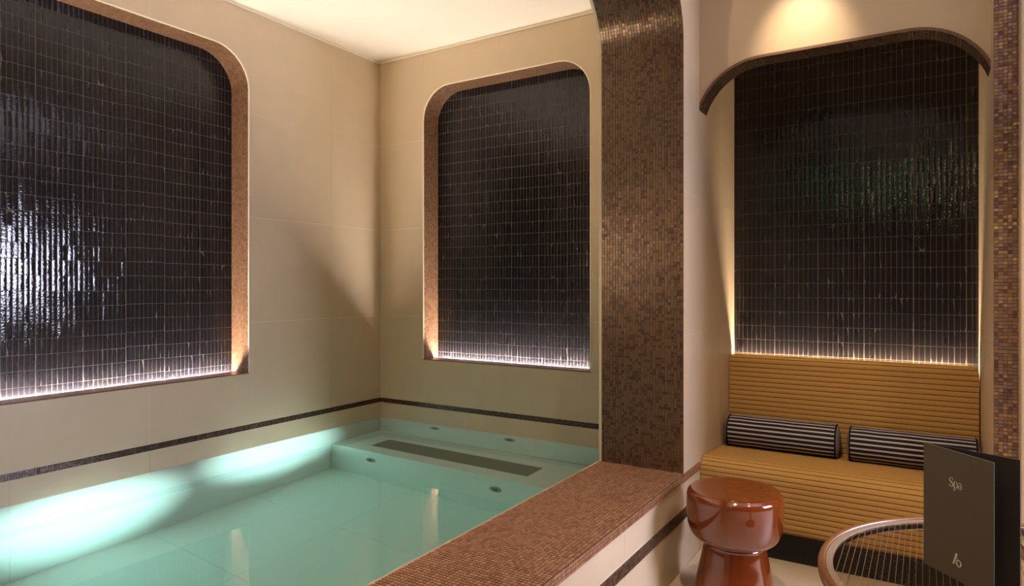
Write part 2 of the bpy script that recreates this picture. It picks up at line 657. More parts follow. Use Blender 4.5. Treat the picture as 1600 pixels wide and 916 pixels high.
def niche(fn, a0, a1, parent, wdir, tag_seed):
    ac, bc = (a0 + a1) / 2, (NZ0 + NZ1) / 2
    cen = Vector(fn(ac, bc, 0.08))
    path = arc_path(a0, a1, NZ0, NZ1, NR, lambda a, b: fn(a, b, 0.002))
    inward = lambda p: (Vector((cen.x, cen.y, min(max(p.z, NZ0 + .3), NZ1 - NR - .2))) - p)
    mosaic('niche_mosaic', parent, path, wdir, ND + 0.02, inward, 'niche_mosaic', pitch=0.0145, seed=tag_seed, gth=0.0055)
    # sill, shorter than the niche: the light slot lies between it and the tiles
    sp = [fn(a0, NZ0, 0.002), fn(a1, NZ0, 0.002)]
    mosaic('sill_mosaic', parent, sp, wdir, ND - 0.045, lambda p: Vector((0, 0, 1)), 'niche_mosaic', seed=tag_seed + 1, gth=0.0055)
    # pale strip round the opening: the lit tile edge painted as colour
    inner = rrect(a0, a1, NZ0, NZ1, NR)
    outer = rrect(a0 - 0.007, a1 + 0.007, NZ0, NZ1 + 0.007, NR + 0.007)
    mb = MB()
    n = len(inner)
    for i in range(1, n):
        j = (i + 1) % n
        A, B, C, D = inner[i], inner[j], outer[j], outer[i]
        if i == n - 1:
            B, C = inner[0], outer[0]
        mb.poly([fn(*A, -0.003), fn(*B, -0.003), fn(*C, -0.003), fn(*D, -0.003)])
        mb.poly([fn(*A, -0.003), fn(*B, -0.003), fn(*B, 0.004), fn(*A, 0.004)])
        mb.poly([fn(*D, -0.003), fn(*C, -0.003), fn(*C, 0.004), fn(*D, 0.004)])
    mb.build('lit_edge_strip', 'lit_edge', parent)
    # closing box behind: top and sides are the mosaic bed, the slot floor lies below the sill
    mb = MB()
    A, B = fn(a0, NZ0 - 0.05, ND - 0.06), fn(a1, NZ0 - 0.04, ND + 0.03)
    mb.box(min(A[0], B[0]), max(A[0], B[0]), min(A[1], B[1]), max(A[1], B[1]), NZ0 - 0.05, NZ0 - 0.04)
    mb.build('light_slot', 'white_metal', parent)


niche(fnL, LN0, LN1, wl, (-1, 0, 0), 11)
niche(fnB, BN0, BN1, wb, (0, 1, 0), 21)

# ------------------------------------------------------------------ narrow glazed tile panels
TP, TH = 0.0247, 0.0805


def tile_mesh(name, wdt, hgt):
    """one narrow convex tile: local x across, y up, z out of the wall"""
    k = 6
    d, sag = 0.006, 0.00045
    bm = bmesh.new()
    rows = []
    for yb in (-hgt / 2, hgt / 2):
        r = []
        for i in range(k + 1):
            u = -1 + 2 * i / k
            r.append(bm.verts.new((u * wdt / 2, yb, d + sag * (1 - u * u))))
        rows.append(r)
    for a, b in zip(rows[:-1], rows[1:]):
        for i in range(k):
            bm.faces.new((a[i], a[i + 1], b[i + 1], b[i]))
    rows = [[bm.verts.new(v.co) for v in r] for r in rows]      # rim of its own: the face keeps clean normals
    lo = [bm.verts.new((sx * wdt / 2, sy * hgt / 2, 0)) for sx, sy in ((-1, -1), (1, -1), (1, 1), (-1, 1))]
    bm.faces.new([lo[0], lo[1]] + rows[0][::-1])
    bm.faces.new([lo[2], lo[3]] + rows[1])
    bm.faces.new([lo[3], lo[0]] + [r[0] for r in rows])
    bm.faces.new([lo[1], lo[2]] + [r[-1] for r in rows[::-1]])
    me = bpy.data.meshes.new(name)
    bm.to_mesh(me)
    bm.free()
    for p in me.polygons:
        p.use_smooth = len(p.vertices) == 4 and p.normal.z > 0.6
    me.materials.append(MATS['black_glaze'])
    return me


TILE = tile_mesh('tile', TP - 0.0020, TH - 0.0027)
TV = [v.co.copy() for v in TILE.vertices]
TF = [tuple(p.vertices) for p in TILE.polygons]
TS = [p.use_smooth for p in TILE.polygons]


def tile_panel(name, label, origin, U, N, width, height, pick, skip=None, seed=3):
    """origin = lower corner; pick(i, j, centre) -> size score, the 300 best are parts of their own"""
    rnd = random.Random(seed)
    U, N, V = Vector(U), Vector(N), Vector((0, 0, 1))
    R = Matrix((U, V, N)).transposed()
    origin = Vector(origin)
    root = thing(name, tuple(origin + U * width / 2), label, 'tile panel')
    mb = MB()
    a, b = origin - N * 0.02, origin + U * width + V * height
    mb.box(min(a.x, b.x), max(a.x, b.x), min(a.y, b.y), max(a.y, b.y), a.z, b.z)
    bd = mb.build('grout_bed', 'dark_grout', root)
    # the bed face lies 0.0015 above the foot of the tiles
    nc, nr = int(width / TP), int(height / TH)
    pitch = width / nc
    cells = []
    shift = {}
    for i in range(nc):
        sh = i // 9
        if sh not in shift:
            shift[sh] = rnd.uniform(-0.0035, 0.0035)
        for j in range(nr):
            c = origin + U * (pitch * (i + 0.5) + (0.0010 if i % 9 == 0 else -0.0010 if i % 9 == 8 else 0)) + V * (TH * (j + 0.5) + shift[sh])
            if skip and skip(c):
                continue
            cells.append((pick(c), c))
    cells.sort(key=lambda t: -t[0])
    verts, faces, sm = [], [], []
    for q, (sc, c) in enumerate(cells):
        ex = Matrix.Rotation(rnd.gauss(0, 0.008), 3, 'X') @ Matrix.Rotation(rnd.gauss(0, 0.02), 3, 'Y')
        M = R @ ex
        if q < 300:
            o = bpy.data.objects.new('tile', TILE)
            COL.objects.link(o)
            o.parent = root
            o.matrix_basis = Matrix.Translation(c - N * 0.0056 - WL[root]) @ M.to_4x4()
        else:
            n = len(verts)
            o_ = c - N * 0.0056 - WL[root]
            verts += [tuple(M @ v + o_) for v in TV]
            faces += [tuple(n + k for k in f) for f in TF]
            sm += TS
    me = bpy.data.meshes.new('tile_field')
    me.from_pydata(verts, [], faces)
    me.polygons.foreach_set('use_smooth', sm)
    me.materials.append(MATS['black_glaze'])
    o = bpy.data.objects.new('tile_field', me)
    COL.objects.link(o)
    o.parent = root
    o['kind'] = 'stuff'
    return root


def in_view(c):
    """how large a spot on a wall shows from the eye, 0 outside the frame"""
    p = math.atan(646.0 / 1027.0)
    a = c.x * math.cos(p) + c.y * math.sin(p)
    d = -c.x * math.sin(p) + c.y * math.cos(p)
    if d < 0.2:
        return 0
    px, py = 800 + 1027 * a / d, 447 - 1027 * (c.z - EYE) / d
    if not (2 < px < 1598 and 2 < py < 914):
        return 0
    return 1.0 / d


tile_panel('tile_panel', 'black glossy narrow tile panel in the large arched niche of the left wall', (XL - ND, LN0, NZ0 - 0.035), (0, 1, 0), (1, 0, 0), LN1 - LN0, NZ1 - NZ0 + 0.10, in_view, seed=3)
tile_panel('tile_panel', 'black narrow tile panel in the back wall niche, left of the mosaic pillar', (BN0, YB + ND, NZ0 - 0.035), (1, 0, 0), (0, -1, 0), BN1 - BN0, NZ1 - NZ0 + 0.10, in_view, seed=4)
tile_panel('tile_panel', 'black glossy narrow tile panel behind the ochre bench in the seating nook', (XP1, YN, 0.84), (1, 0, 0), (0, -1, 0), XR - XP1, 1.86, lambda c: in_view(c) if c.z > 0.96 and c.z < 2.4 else 0, seed=5)


def led(label, x0, x1, y0, y1, z, mat):
    o = thing('light_strip', ((x0 + x1) / 2, (y0 + y1) / 2, z), label, 'light strip')
    MB().box(x0, x1, y0, y1, z, z + 0.006).build('channel', 'white_metal', o)
    e = 0.004
    MB().box(x0 + e, x1 - e, y0 + e, y1 - e, z + 0.006, z + 0.011).build('diffuser', mat, o)


led('glowing strip in the sill slot of the left wall niche', XL - ND + 0.008, XL - ND + 0.034, LN0 + 0.01, LN1 - 0.01, NZ0 - 0.039, 'led')
led('glowing strip in the sill slot of the back wall niche', BN0 + 0.01, BN1 - 0.01, YB + ND - 0.034, YB + ND - 0.008, NZ0 - 0.039, 'led')
led('glowing strip hidden between bench back and nook tiles', XP1 + 0.005, XR - 0.03, 3.928, 3.950, 0.865, 'led_nook')

# ------------------------------------------------------------------ mosaic bands on the pool walls, ceiling trim
BZ0, BZ1 = 0.392, 0.428
mosaic('trim_1', None, [(XL - 0.001, YNEAR, BZ0), (XL - 0.001, YB, BZ0)], (0, 0, 1), BZ1 - BZ0, lambda p: Vector((1, 0, 0)), 'dark_mosaic', pitch=0.0122, gap=0.002, seed=31)
mosaic('trim_2', None, [(XL, YB + 0.001, BZ0), (XP0, YB + 0.001, BZ0)], (0, 0, 1), BZ1 - BZ0, lambda p: Vector((0, -1, 0)), 'dark_mosaic', pitch=0.0122, gap=0.002, seed=32)
for o in list(COL.objects):
    if o.name == 'trim_1':
        tag(o, 'thin dark mosaic band along the left wall above the water', 'trim', kind='structure')
    if o.name == 'trim_2':
        tag(o, 'thin dark mosaic band along the back wall above the water', 'trim', kind='structure')
tr = MB()
tr.box(XL, XL + 0.012, YNEAR, YB, ZC - 0.016, ZC)
tr.box(XL + 0.012, XP0, YB - 0.012, YB, ZC - 0.016, ZC)
tag(tr.build('trim_3', 'plaster'), 'slim cream cornice where walls meet the pool ceiling', 'trim', kind='structure')

# ------------------------------------------------------------------ partition with the mosaic arch
PY0 = -0.7
AZ = 2.775         # crown of the arch
AR = 0.33
fnP = lambda a, b, d: (XP1 - d, a, b)
fnQ = lambda a, b, d: (XP0 + d, a, b)
holeP = rrect(PY0, YC + 0.008, ZCOP - 0.03, AZ + 0.008, AR + 0.008, 14)
wp = wall_backing('wall_middle', fnP, YNEAR, YN + 0.1, -0.02, ZCL + 0.05, holeP, 0.0012, 0.10, label='tiled partition with a wide arched opening between pool and lounge')
colsP = [YNEAR, -1.0, -0.34, 0.32, 0.98, 1.64, 2.30, 2.96, 3.62, YN]
tiled_wall(wp, fnP, colsP, [(0, 0.225), (0.281, 0.397)] + [(ZCOP, 1.077), (1.077, 1.750), (1.750, 2.414), (2.414, ZCL)], holeP)
c = cut_cell(YNEAR, YB, ZW - 0.6, ZC, holeP)
mb = MB()
slab(mb, c, lambda a, b, d: fnQ(a, b, d), 0.05)
mb.build('pool_side_face', 'beige_tile', wp)
MB().box(XP0 + 0.04, XP1 - 0.09, YNEAR, YN, -0.02, ZCOP - 0.035).build('core', 'beige_grout', wp)
# mosaic reveal of the arch, from the coping up and over
rp = [(XP0, YC, ZCOP)] + [(XP0, a, b) for a, b in rrect(PY0, YC, ZCOP, AZ, AR, 18)[2:21]] + [(XP0, PY0 + AR, AZ)]
mosaic('arch_mosaic', wp, rp, (1, 0, 0), XP1 - XP0, lambda p: Vector((0, 1.0 - p.y, 1.2 - p.z if p.z > 2.0 else 0)), seed=41, gth=0.0075)
# coping: a slab clad in mosaic
cp = thing('pool_coping', ((XP0 + XP1) / 2, 1.2, ZCOP - 0.04), 'wide brown mosaic ledge on top of the low pool wall', 'ledge')
mosaic('top_mosaic', cp, [(XP0 - 0.012, PY0, ZCOP), (XP0 - 0.012, YC, ZCOP)], (1, 0, 0), XP1 - XP0 + 0.016, lambda p: Vector((0, 0, 1)), 'coping_mosaic', seed=42, gth=0.03, gap=0.0036, h=0.003, grout='coping_grout')
mosaic('edge_mosaic', cp, [(XP1 + 0.004, PY0, ZCOP - 0.038), (XP1 + 0.004, YH, ZCOP - 0.038)], (0, 0, 1), 0.037, lambda p: Vector((1, 0, 0)), 'coping_mosaic', pitch=0.0124, seed=43, gth=0.01)
MB().box(XP0 - 0.027, XP0 - 0.012, PY0, YC + 0.02, ZCOP - 0.045, ZCOP - 0.004).build('edge_strip', 'pale_trim', cp)
mosaic('trim_4', None, [(XP1 + 0.001, PY0, 0.227), (XP1 + 0.001, YH + 0.03, 0.227)], (0, 0, 1), 0.050, lambda p: Vector((1, 0, 0)), 'copper_mosaic', pitch=0.0125, gap=0.002, seed=44)
tag(bpy.data.objects['trim_4'], 'dark mosaic band on the lounge side of the low pool wall', 'trim', kind='structure')
# pale strip lining the pool side edge of the arch
mb = MB()
ip = rrect(PY0, YC, ZCOP, AZ, AR, 18)[1:22]
op = rrect(PY0, YC + 0.02, ZCOP, AZ + 0.02, AR + 0.02, 18)[1:22]
for (A, B, C, D) in zip(ip[:-1], ip[1:], op[1:], op[:-1]):
    for xx in (XP0 - 0.016, XP0 - 0.001):
        mb.poly([(xx, *A), (xx, *B), (xx, *C), (xx, *D)])
    mb.poly([(XP0 - 0.016, *A), (XP0 - 0.016, *B), (XP0 - 0.001, *B), (XP0 - 0.001, *A)])
    mb.poly([(XP0 - 0.016, *D), (XP0 - 0.016, *C), (XP0 - 0.001, *C), (XP0 - 0.001, *D)])
mb.build('edge_strip', 'pale_trim', wp)

# ------------------------------------------------------------------ seating nook: header, side wall, arch trim
ARC_R, ARC_T, ARC_TOP = 0.305, math.radians(71.8), 2.392
run = ARC_R * math.sin(ARC_T)
arch = []
for i in range(15):
    t = ARC_T * (1 - i / 14)
    arch.append((XP1 + run - ARC_R * math.sin(t), ARC_TOP - ARC_R * (1 - math.cos(t))))
for i in range(15):
    t = ARC_T * i / 14
    arch.append((XR - run + ARC_R * math.sin(t), ARC_TOP - ARC_R * (1 - math.cos(t))))
hb = MB()
for (x0, z0), (x1, z1) in zip(arch[:-1], arch[1:]):
    for yy_, fl in ((YH, 0), (YH + 0.115, 1)):
        q = [(x0, yy_, z0), (x1, yy_, z1), (x1, yy_, ZCL), (x0, yy_, ZCL)]
        hb.poly(q if not fl else q[::-1])
    hb.poly([(x0, YH, z0), (x0, YH + 0.115, z0), (x1, YH + 0.115, z1), (x1, YH, z1)])
hd = hb.build('wall_nook', 'beige_tile')
tag(hd, 'plain beige header with an arched lower edge above the seating nook', 'wall', kind='structure')
mosaic('arch_mosaic', hd, [(x, YH - 0.004, z) for x, z in arch], (0, 1, 0), 0.122, lambda p: Vector((0, 0, -1)), 'dark_mosaic', seed=51, gth=0.012)
# nook right wall, tiled; its front end carries the mosaic reveal of the second arch
YR = 3.12
fnN = lambda a, b, d: (XR + d, a, b)
wn = wall_backing('wall_nook_right', fnN, YR + 0.008, YN + 0.1, -0.02, ZCL + 0.03, None, 0.0012, 0.07, label='narrow beige wall closing the seating nook on the right')
tiled_wall(wn, fnN, [YR + 0.008, 3.62, YN], [(0, 0.42), (0.42, 1.077), (1.077, 1.750), (1.750, 2.414), (2.414, ZCL)], None)
rp2 = [(XR, YR, 0.0)] + [(XR, a, b) for a, b in rrect(-0.4, YR, 0, AZ, AR, 18)[2:21]] + [(XR, 0.5, AZ)]
mosaic('arch_mosaic', wn, rp2, (1, 0, 0), 0.086, lambda p: Vector((0, 1.0 - p.y, 1.2 - p.z if p.z > 2.0 else 0)), 'glint_mosaic', pitch=0.0135, seed=52, gth=0.0075, tilt=0.10)
mb = MB().box(XR + 0.076, XR + 0.30, YR - 0.07, YR + 0.45, 0, ZCL)
jm = mb.build('wall_jamb', 'beige_tile', bevel=0.004)
tag(jm, 'plain beige pier at the right edge beside the narrow mosaic strip', 'wall', kind='structure')
mosaic('band_mosaic', jm, [(XR + 0.076, YR - 0.071, 0.39), (XR + 0.30, YR - 0.071, 0.39)], (0, 0, 1), 0.037, lambda p: Vector((0, -1, 0)), 'dark_mosaic', pitch=0.0124, seed=53)
tag(MB().box(XP1 - 0.1, XR + 0.1, YN + 0.02, YN + 0.08, 0, ZCL).build('wall_nook_back', 'beige_grout'), 'masonry behind the tiles of the seating nook', 'wall', kind='structure')

# ------------------------------------------------------------------ pool
pool = thing('plunge_pool', (-2.5, 1.1, ZPF - 0.06), 'pale tiled plunge pool with an underwater bench', 'pool')
MB().box(XL - 0.05, XP0 + 0.05, YNEAR, YB + 0.05, ZPF - 0.06, ZPF - 0.011).build('floor_bed', 'pool_grout', pool)
xs = [XL, -2.88, -2.12, XP0]
yv = YB - 0.51
ys = [YB, yv]
while ys[-1] - 0.66 > YNEAR:
    ys.append(ys[-1] - 0.66)
ys.append(YNEAR)
for x0, x1 in zip(xs[:-1], xs[1:]):
    for y1, y0 in zip(ys[:-1], ys[1:]):
        MB().box(x0 + .0006, x1 - .0006, y0 + .0006, y1 - .0006, ZPF - 0.011, ZPF).build('floor_tile', 'pool_tile', pool)
tiled_wall(pool, fnL, colsL, [(ZPF, ZW - 0.012)], None, 'pool_tile', 'wall_tile', 0.001)
tiled_wall(pool, fnL, colsL, [(ZW - 0.012, BZ0 - 0.001)], None, 'beige_tile', 'wall_tile', 0.001)
tiled_wall(pool, fnB, colsB, [(-0.17, ZW - 0.012)], None, 'pool_tile', 'wall_tile', 0.001)
tiled_wall(pool, fnB, colsB, [(ZW - 0.012, BZ0 - 0.001)], None, 'beige_tile', 'wall_tile', 0.001)
MB().box(XP0, XP0 + 0.045, YNEAR, YB, ZPF, ZCOP - 0.05).build('side_wall', 'pool_tile', pool)
BY = 3.345
MB().box(XL, XP0, BY, YB, ZPF, -0.175).build('bench', 'pool_tile', pool, bevel=0.004)
g0 = MB().box(-3.38, -2.07, 3.468, 3.662, -0.174, -0.170).build('air_grille', 'pool_grille', pool)
for i in range(12):
    y0 = 3.472 + i * 0.0156
    MB().box(-3.376, -2.074, y0, y0 + 0.0105, -0.170, -0.166).build('slat', 'pool_grille', g0)


def jet(x, y, z):
    r = MB().disc_y(x, y, z, [(0.044, 0), (0.044, 0.005), (0.036, 0.010), (0.027, 0.010), (0.025, 0.002), (0.0, 0.002)]).build('jet', 'jet_metal', pool, smooth=True)
    MB().disc_y(x, y - 0.002, z, [(0.0155, 0), (0.0155, 0.007), (0.009, 0.009), (0.0, 0.009)], 20).build('nozzle', 'jet_dark', r, smooth=True)
    for q in range(6):
        a = q * PI / 3
        MB().disc_y(x + 0.0205 * math.cos(a), y - 0.001, z + 0.0205 * math.sin(a), [(0.0032, 0), (0.0032, 0.003), (0.0, 0.003)], 8).build('hole', 'jet_dark', r)


for jx, jz in ((-3.103, 0.150), (-2.441, 0.147)):
    jet(jx, YB, jz)
for jx, jz in ((-3.262, -0.362), (-2.222, -0.375)):
    jet(jx, BY, jz)
tag(MB().box(XL - 0.008, XP0 + 0.03, YNEAR - 0.01, YB + 0.008, ZPF - 0.02, ZW).build('pool_water', 'pool_water'), 'calm clear turquoise water filling the pool', 'water', kind='stuff')


def pool_light(y, z, label, energy, ty, tz):
    o = thing('pool_light', (XP0, y, z - 0.09), label, 'pool light')
    MB().disc_y(XP0, y, z, [(0.09, 0), (0.09, 0.008), (0.075, 0.012), (0.07, 0.006)], 28, axis='x').build('bezel', 'white_metal', o, smooth=True)
    MB().disc_y(XP0 - 0.001, y, z, [(0.07, 0.004), (0.0, 0.010)], 28, axis='x').build('lens', 'pool_lens', o, smooth=True)
    lamp('pool_light_beam', 'SPOT', (XP0 - 0.03, y, z), (XL, ty, tz), energy, (0.92, 1.0, 0.97), spot_size=math.radians(32), spot_blend=1.0, shadow_soft_size=0.05)


pool_light(1.55, -0.16, 'round lamp set in the inner side of the low pool wall, nearer one', 500, 1.68, -0.17)
pool_light(2.72, -0.05, 'round lamp set in the inner side of the low pool wall, farther one', 460, 2.86, 0.04)
pool_light(0.30, -0.16, 'added unseen fill lamp in the inner side of the low pool wall, near end', 140, 0.30, -0.12)  # third lamp added out of view to even the light under water

# ------------------------------------------------------------------ bench with ribbed ochre upholstery


def ribbed(path, pitch, depth, wid):
    """(y, z) polyline -> points and flags of groove faces"""
    L = [0.0]
    V2 = [Vector(p) for p in path]
    for p, q in zip(V2[:-1], V2[1:]):
        L.append(L[-1] + (q - p).length)

    def at(s):
        j = 0
        while j < len(L) - 2 and L[j + 1] < s:
            j += 1
        t = (s - L[j]) / max(1e-9, L[j + 1] - L[j])
        d = (V2[j + 1] - V2[j]).normalized()
        return V2[j].lerp(V2[j + 1], t), Vector((d.y, -d.x))      # outward = right hand side
    out, flag = [], []
    s = pitch * 0.5
    out.append(V2[0])
    flag.append(0)
    while s < L[-1] - wid * 2:
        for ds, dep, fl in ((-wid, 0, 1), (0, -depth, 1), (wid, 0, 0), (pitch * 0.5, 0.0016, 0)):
            if s + ds < L[-1] - 0.001:
                p, n = at(s + ds)
                out.append(p + n * dep)
                flag.append(fl)
        s += pitch
    out.append(V2[-1])
    flag.append(0)
    return out, flag


def sweep_x(mb, pts, flag, x0f, x1f, mi_main=0, mi_thread=1):
    n = len(mb.v)
    k = len(pts)
    for p in pts:
        mb.v.append((x0f(p), p[0], p[1]))
        mb.v.append((x1f(p), p[0], p[1]))
    for i in range(k - 1):
        mb.f.append((n + 2 * i, n + 2 * i + 1, n + 2 * i + 3, n + 2 * i + 2))
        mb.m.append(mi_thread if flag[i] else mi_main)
        mb.t.append(0.5)
    for side in (0, 1):
        mb.f.append(tuple(n + 2 * i + side for i in range(k)))
        mb.m.append(mi_main)
        mb.t.append(0.5)
    mb.f.append((n, n + 2 * (k - 1), n + 2 * (k - 1) + 1, n + 1))
    mb.m.append(mi_main)
    mb.t.append(0.5)


SX0, SX1 = XP1 + 0.003, XR - 0.003
bench = thing('banquette', (-0.36, 3.55, 0.0), 'built-in bench with horizontally ribbed ochre upholstery in the nook', 'bench')
seat = [(3.285, 0.150)]      # the seat slopes down to the back
seat += [(3.272, 0.170), (3.268, 0.390)]
for i in range(9):
    t = i / 8 * PI / 2
    seat.append((3.268 + 0.068 - 0.068 * math.cos(t), 0.390 + 0.068 * math.sin(t)))
seat += [(3.835, 0.420)]
p_, f_ = ribbed([(y, z) for y, z in seat][::-1], 0.0245, 0.0028, 0.0017)
p_ = [Vector(p) for p in p_]
mb = MB()
p2 = p_ + [Vector((3.835, 0.150))]
sweep_x(mb, p2, f_ + [0], lambda p: SX0, lambda p: SX1)
mb.build('seat', ['ochre_fabric', 'ochre_thread'], bench)
back = [(3.832, 0.420), (3.832, 0.895)]
for i in range(7):
    t = i / 6 * PI / 2
    back.append((3.832 + 0.022 - 0.022 * math.cos(t), 0.895 + 0.022 * math.sin(t)))
back += [(3.922, 0.917)]
p_, f_ = ribbed(back[::-1], 0.0262, 0.0028, 0.0018)
p2 = [Vector(p) for p in p_] + [Vector((3.922, 0.420))]


def rc(p):
    dz = p.y - 0.895
    return 0.0 if dz <= 0 else 0.022 - math.sqrt(max(0, 0.022 ** 2 - min(dz, 0.022) ** 2))


mb = MB()
sweep_x(mb, p2, f_ + [0], lambda p: SX0 + rc(p) * 0.3, lambda p: SX1 - 0.002 - rc(p))
mb.build('backrest', ['ochre_fabric', 'ochre_thread'], bench)
MB().box(SX0, SX1, 3.345, 3.83, 0.0, 0.150).build('plinth', 'black_plinth', bench)


def bolster(x0, x1, y, z, r, label, rot):
    o = thing('bolster_cushion', ((x0 + x1) / 2, y, z - r), label, 'cushion', 'striped bolsters on the bench')
    mb = MB()
    seg = 48
    xs_ = [(x0 + 0.002, r * 0.985), (x0 + 0.012, r)] + [(x0 + (x1 - x0) * q / 8, r * (1 + 0.012 * math.sin(q * 2.1 + rot))) for q in range(1, 8)] + [(x1 - 0.012, r), (x1 - 0.002, r * 0.985)]
    for i in range(seg + 1):
        a = 2 * PI * i / seg + rot
        for (xx, rr) in xs_:
            sag = 0.93 if math.sin(a) < -0.8 else 1.0
            mb.v.append((xx, y + rr * math.cos(a), z + rr * math.sin(a) * sag))
            mb.uv.append((xx, i / seg))
    k = len(xs_)
    for i in range(seg):
        for q in range(k - 1):
            mb.f.append((i * k + q, i * k + q + 1, (i + 1) * k + q + 1, (i + 1) * k + q))
            mb.m.append(0)
            mb.t.append(0.5)
    b = mb.build('cover', 'bolster_stripe', o, smooth=False, fix=False)
    b.data.polygons.foreach_set('use_smooth', [True] * len(b.data.polygons))
    for xe, sg in ((x0, -1), (x1, 1)):
        mb = MB()
        prof = [(r * 0.985, -0.002), (r * 0.93, 0.006), (r * 0.5, 0.016), (0.0, 0.019)]
        n = len(prof)
        for i in range(seg + 1):
            a = 2 * PI * i / seg
            for rr, h in prof:
                mb.v.append((xe + sg * h, y + rr * math.cos(a), z + rr * math.sin(a)))
                mb.uv.append((0, rr / r * 0.37 + math.cos(a) * 0.001))
        for i in range(seg):
            for q in range(n - 1):
                mb.f.append((i * n + q, i * n + q + 1, (i + 1) * n + q + 1, (i + 1) * n + q))
                mb.m.append(0)
                mb.t.append(0.5)
        e = mb.build('end_cap', 'bolster_stripe', o, fix=False)
        e.data.polygons.foreach_set('use_smooth', [True] * len(e.data.polygons))
        mb = MB()
        for i in range(seg):
            for q in range(6):
                pass
        R1, r1 = r * 0.985, 0.0042
        for i in range(seg):
            a = 2 * PI * i / seg
            for q in range(6):
                b2 = 2 * PI * q / 6
                rr = R1 + r1 * math.cos(b2)
                mb.v.append((xe + r1 * math.sin(b2), y + rr * math.cos(a), z + rr * math.sin(a)))
        for i in range(seg):
            for q in range(6):
                j, q2 = (i + 1) % seg, (q + 1) % 6
                mb.f.append((i * 6 + q, j * 6 + q, j * 6 + q2, i * 6 + q2))
                mb.m.append(0)
                mb.t.append(0.5)
        mb.build('piping', 'bolster_dark', o, smooth=True)
    return o


bolster(-0.915, -0.385, 3.735, 0.425 + 0.086, 0.088, 'black and white striped bolster cushion on the left half of the bench', 0.1)
bolster(-0.320, 0.200, 3.735, 0.425 + 0.086, 0.088, 'black and white striped bolster cushion on the right half of the bench, behind the menu', 0.23)

# ------------------------------------------------------------------ stool
SXc, SYc = -0.672, 2.805
st = thing('stool', (SXc, SYc, 0), 'glossy chestnut red mushroom shaped stool by the pool wall', 'stool')


def curve(pts, n=6):
    """Catmull-Rom through (r, z) points"""
    out = []
    P = [pts[0]] + list(pts) + [pts[-1]]
    for i in range(1, len(P) - 2):
        for q in range(n):
            t = q / n
            a, b, c_, d = P[i - 1], P[i], P[i + 1], P[i + 2]
            out.append(tuple(0.5 * (2 * b[k] + (c_[k] - a[k]) * t + (2 * a[k] - 5 * b[k] + 4 * c_[k] - d[k]) * t * t + (3 * b[k] - a[k] - 3 * c_[k] + d[k]) * t ** 3) for k in (0, 1)))
    out.append(tuple(pts[-1]))
    return out


prof = curve([(0.001, 0.246), (0.10, 0.248), (0.135, 0.254), (0.168, 0.275), (0.186, 0.312), (0.193, 0.37), (0.193, 0.425), (0.190, 0.448), (0.180, 0.461), (0.165, 0.466), (0.08, 0.462), (0.001, 0.460)])
MB().lathe(prof, SXc, SYc, 72).build('seat', 'lacquer', st, smooth=True)
prof = curve([(0.001, 0.0), (0.155, 0.0), (0.166, 0.010), (0.163, 0.04), (0.150, 0.11), (0.135, 0.18), (0.124, 0.235), (0.112, 0.25), (0.001, 0.251)])
MB().lathe(prof, SXc, SYc, 72).build('base', 'lacquer', st, smooth=True)

# ------------------------------------------------------------------ round table
TXc, TYc, TR, TZ = 0.282, 1.925, 0.522, 0.61
tb = thing('round_table', (TXc, TYc, 0), 'round table with a bronze rim and a clear reeded glass top', 'table')
prof = curve([(TR - 0.024, TZ - 0.030), (TR - 0.012, TZ - 0.038), (TR - 0.002, TZ - 0.030), (TR, TZ - 0.012), (TR - 0.004, TZ - 0.001), (TR - 0.010, TZ + 0.001), (TR - 0.017, TZ - 0.003), (TR - 0.018, TZ - 0.012)], 4)
MB().lathe(prof, TXc, TYc, 128).build('rim', 'bronze', tb, smooth=True)
prof = [(TR - 0.018, TZ - 0.012), (TR - 0.019, TZ - 0.005), (TR - 0.034, TZ - 0.005), (TR - 0.036, TZ - 0.012)]
MB().lathe(prof, TXc, TYc, 128).build('inner_ring', 'bronze_inner', tb)
sw = 0.0140
RI = TR - 0.037
ns = int(2 * RI / sw)
rs = random.Random(5)
for i in range(ns):
    x0 = -ns * sw / 2 + i * sw
    x1 = x0 + sw - 0.0016
    k = 4
    mb = MB()
    tl = rs.uniform(-0.0003, 0.0003)
    cols_ = []
    for q in range(k + 1):
        u = q / k
        xx = x0 + (x1 - x0) * u
        hl = math.sqrt(max(1e-6, RI ** 2 - xx ** 2))
        zz = TZ - 0.0066 + 0.0005 * (1 - (2 * u - 1) ** 2) + tl * (u - 0.5)
        cols_.append([(TXc + xx, TYc - hl, zz), (TXc + xx, TYc + hl, zz)])
    n = 0
    for cc in cols_:
        mb.v += cc
    for q in range(k):
        mb.f.append((2 * q, 2 * q + 2, 2 * q + 3, 2 * q + 1))
        mb.m.append(0)
        mb.t.append(.5)
    mb.build('glass_strip', 'table_glass', tb, smooth=True)
    hl = math.sqrt(max(1e-6, RI ** 2 - (x1 + 0.0008) ** 2))
    MB().box(TXc + x1 + 0.0004, TXc + x1 + 0.0013, TYc - hl, TYc + hl, TZ - 0.0095, TZ - 0.0060).build('spacer_bar', 'tan_grout', tb)
MB().lathe(curve([(0.001, 0.0), (0.22, 0.0), (0.23, 0.010), (0.21, 0.018), (0.05, 0.03), (0.030, 0.06), (0.030, 0.5), (0.04, 0.55), (0.04, 0.575), (0.001, 0.575)], 4), TXc, TYc, 48).build('pedestal', 'bronze', tb, smooth=True)
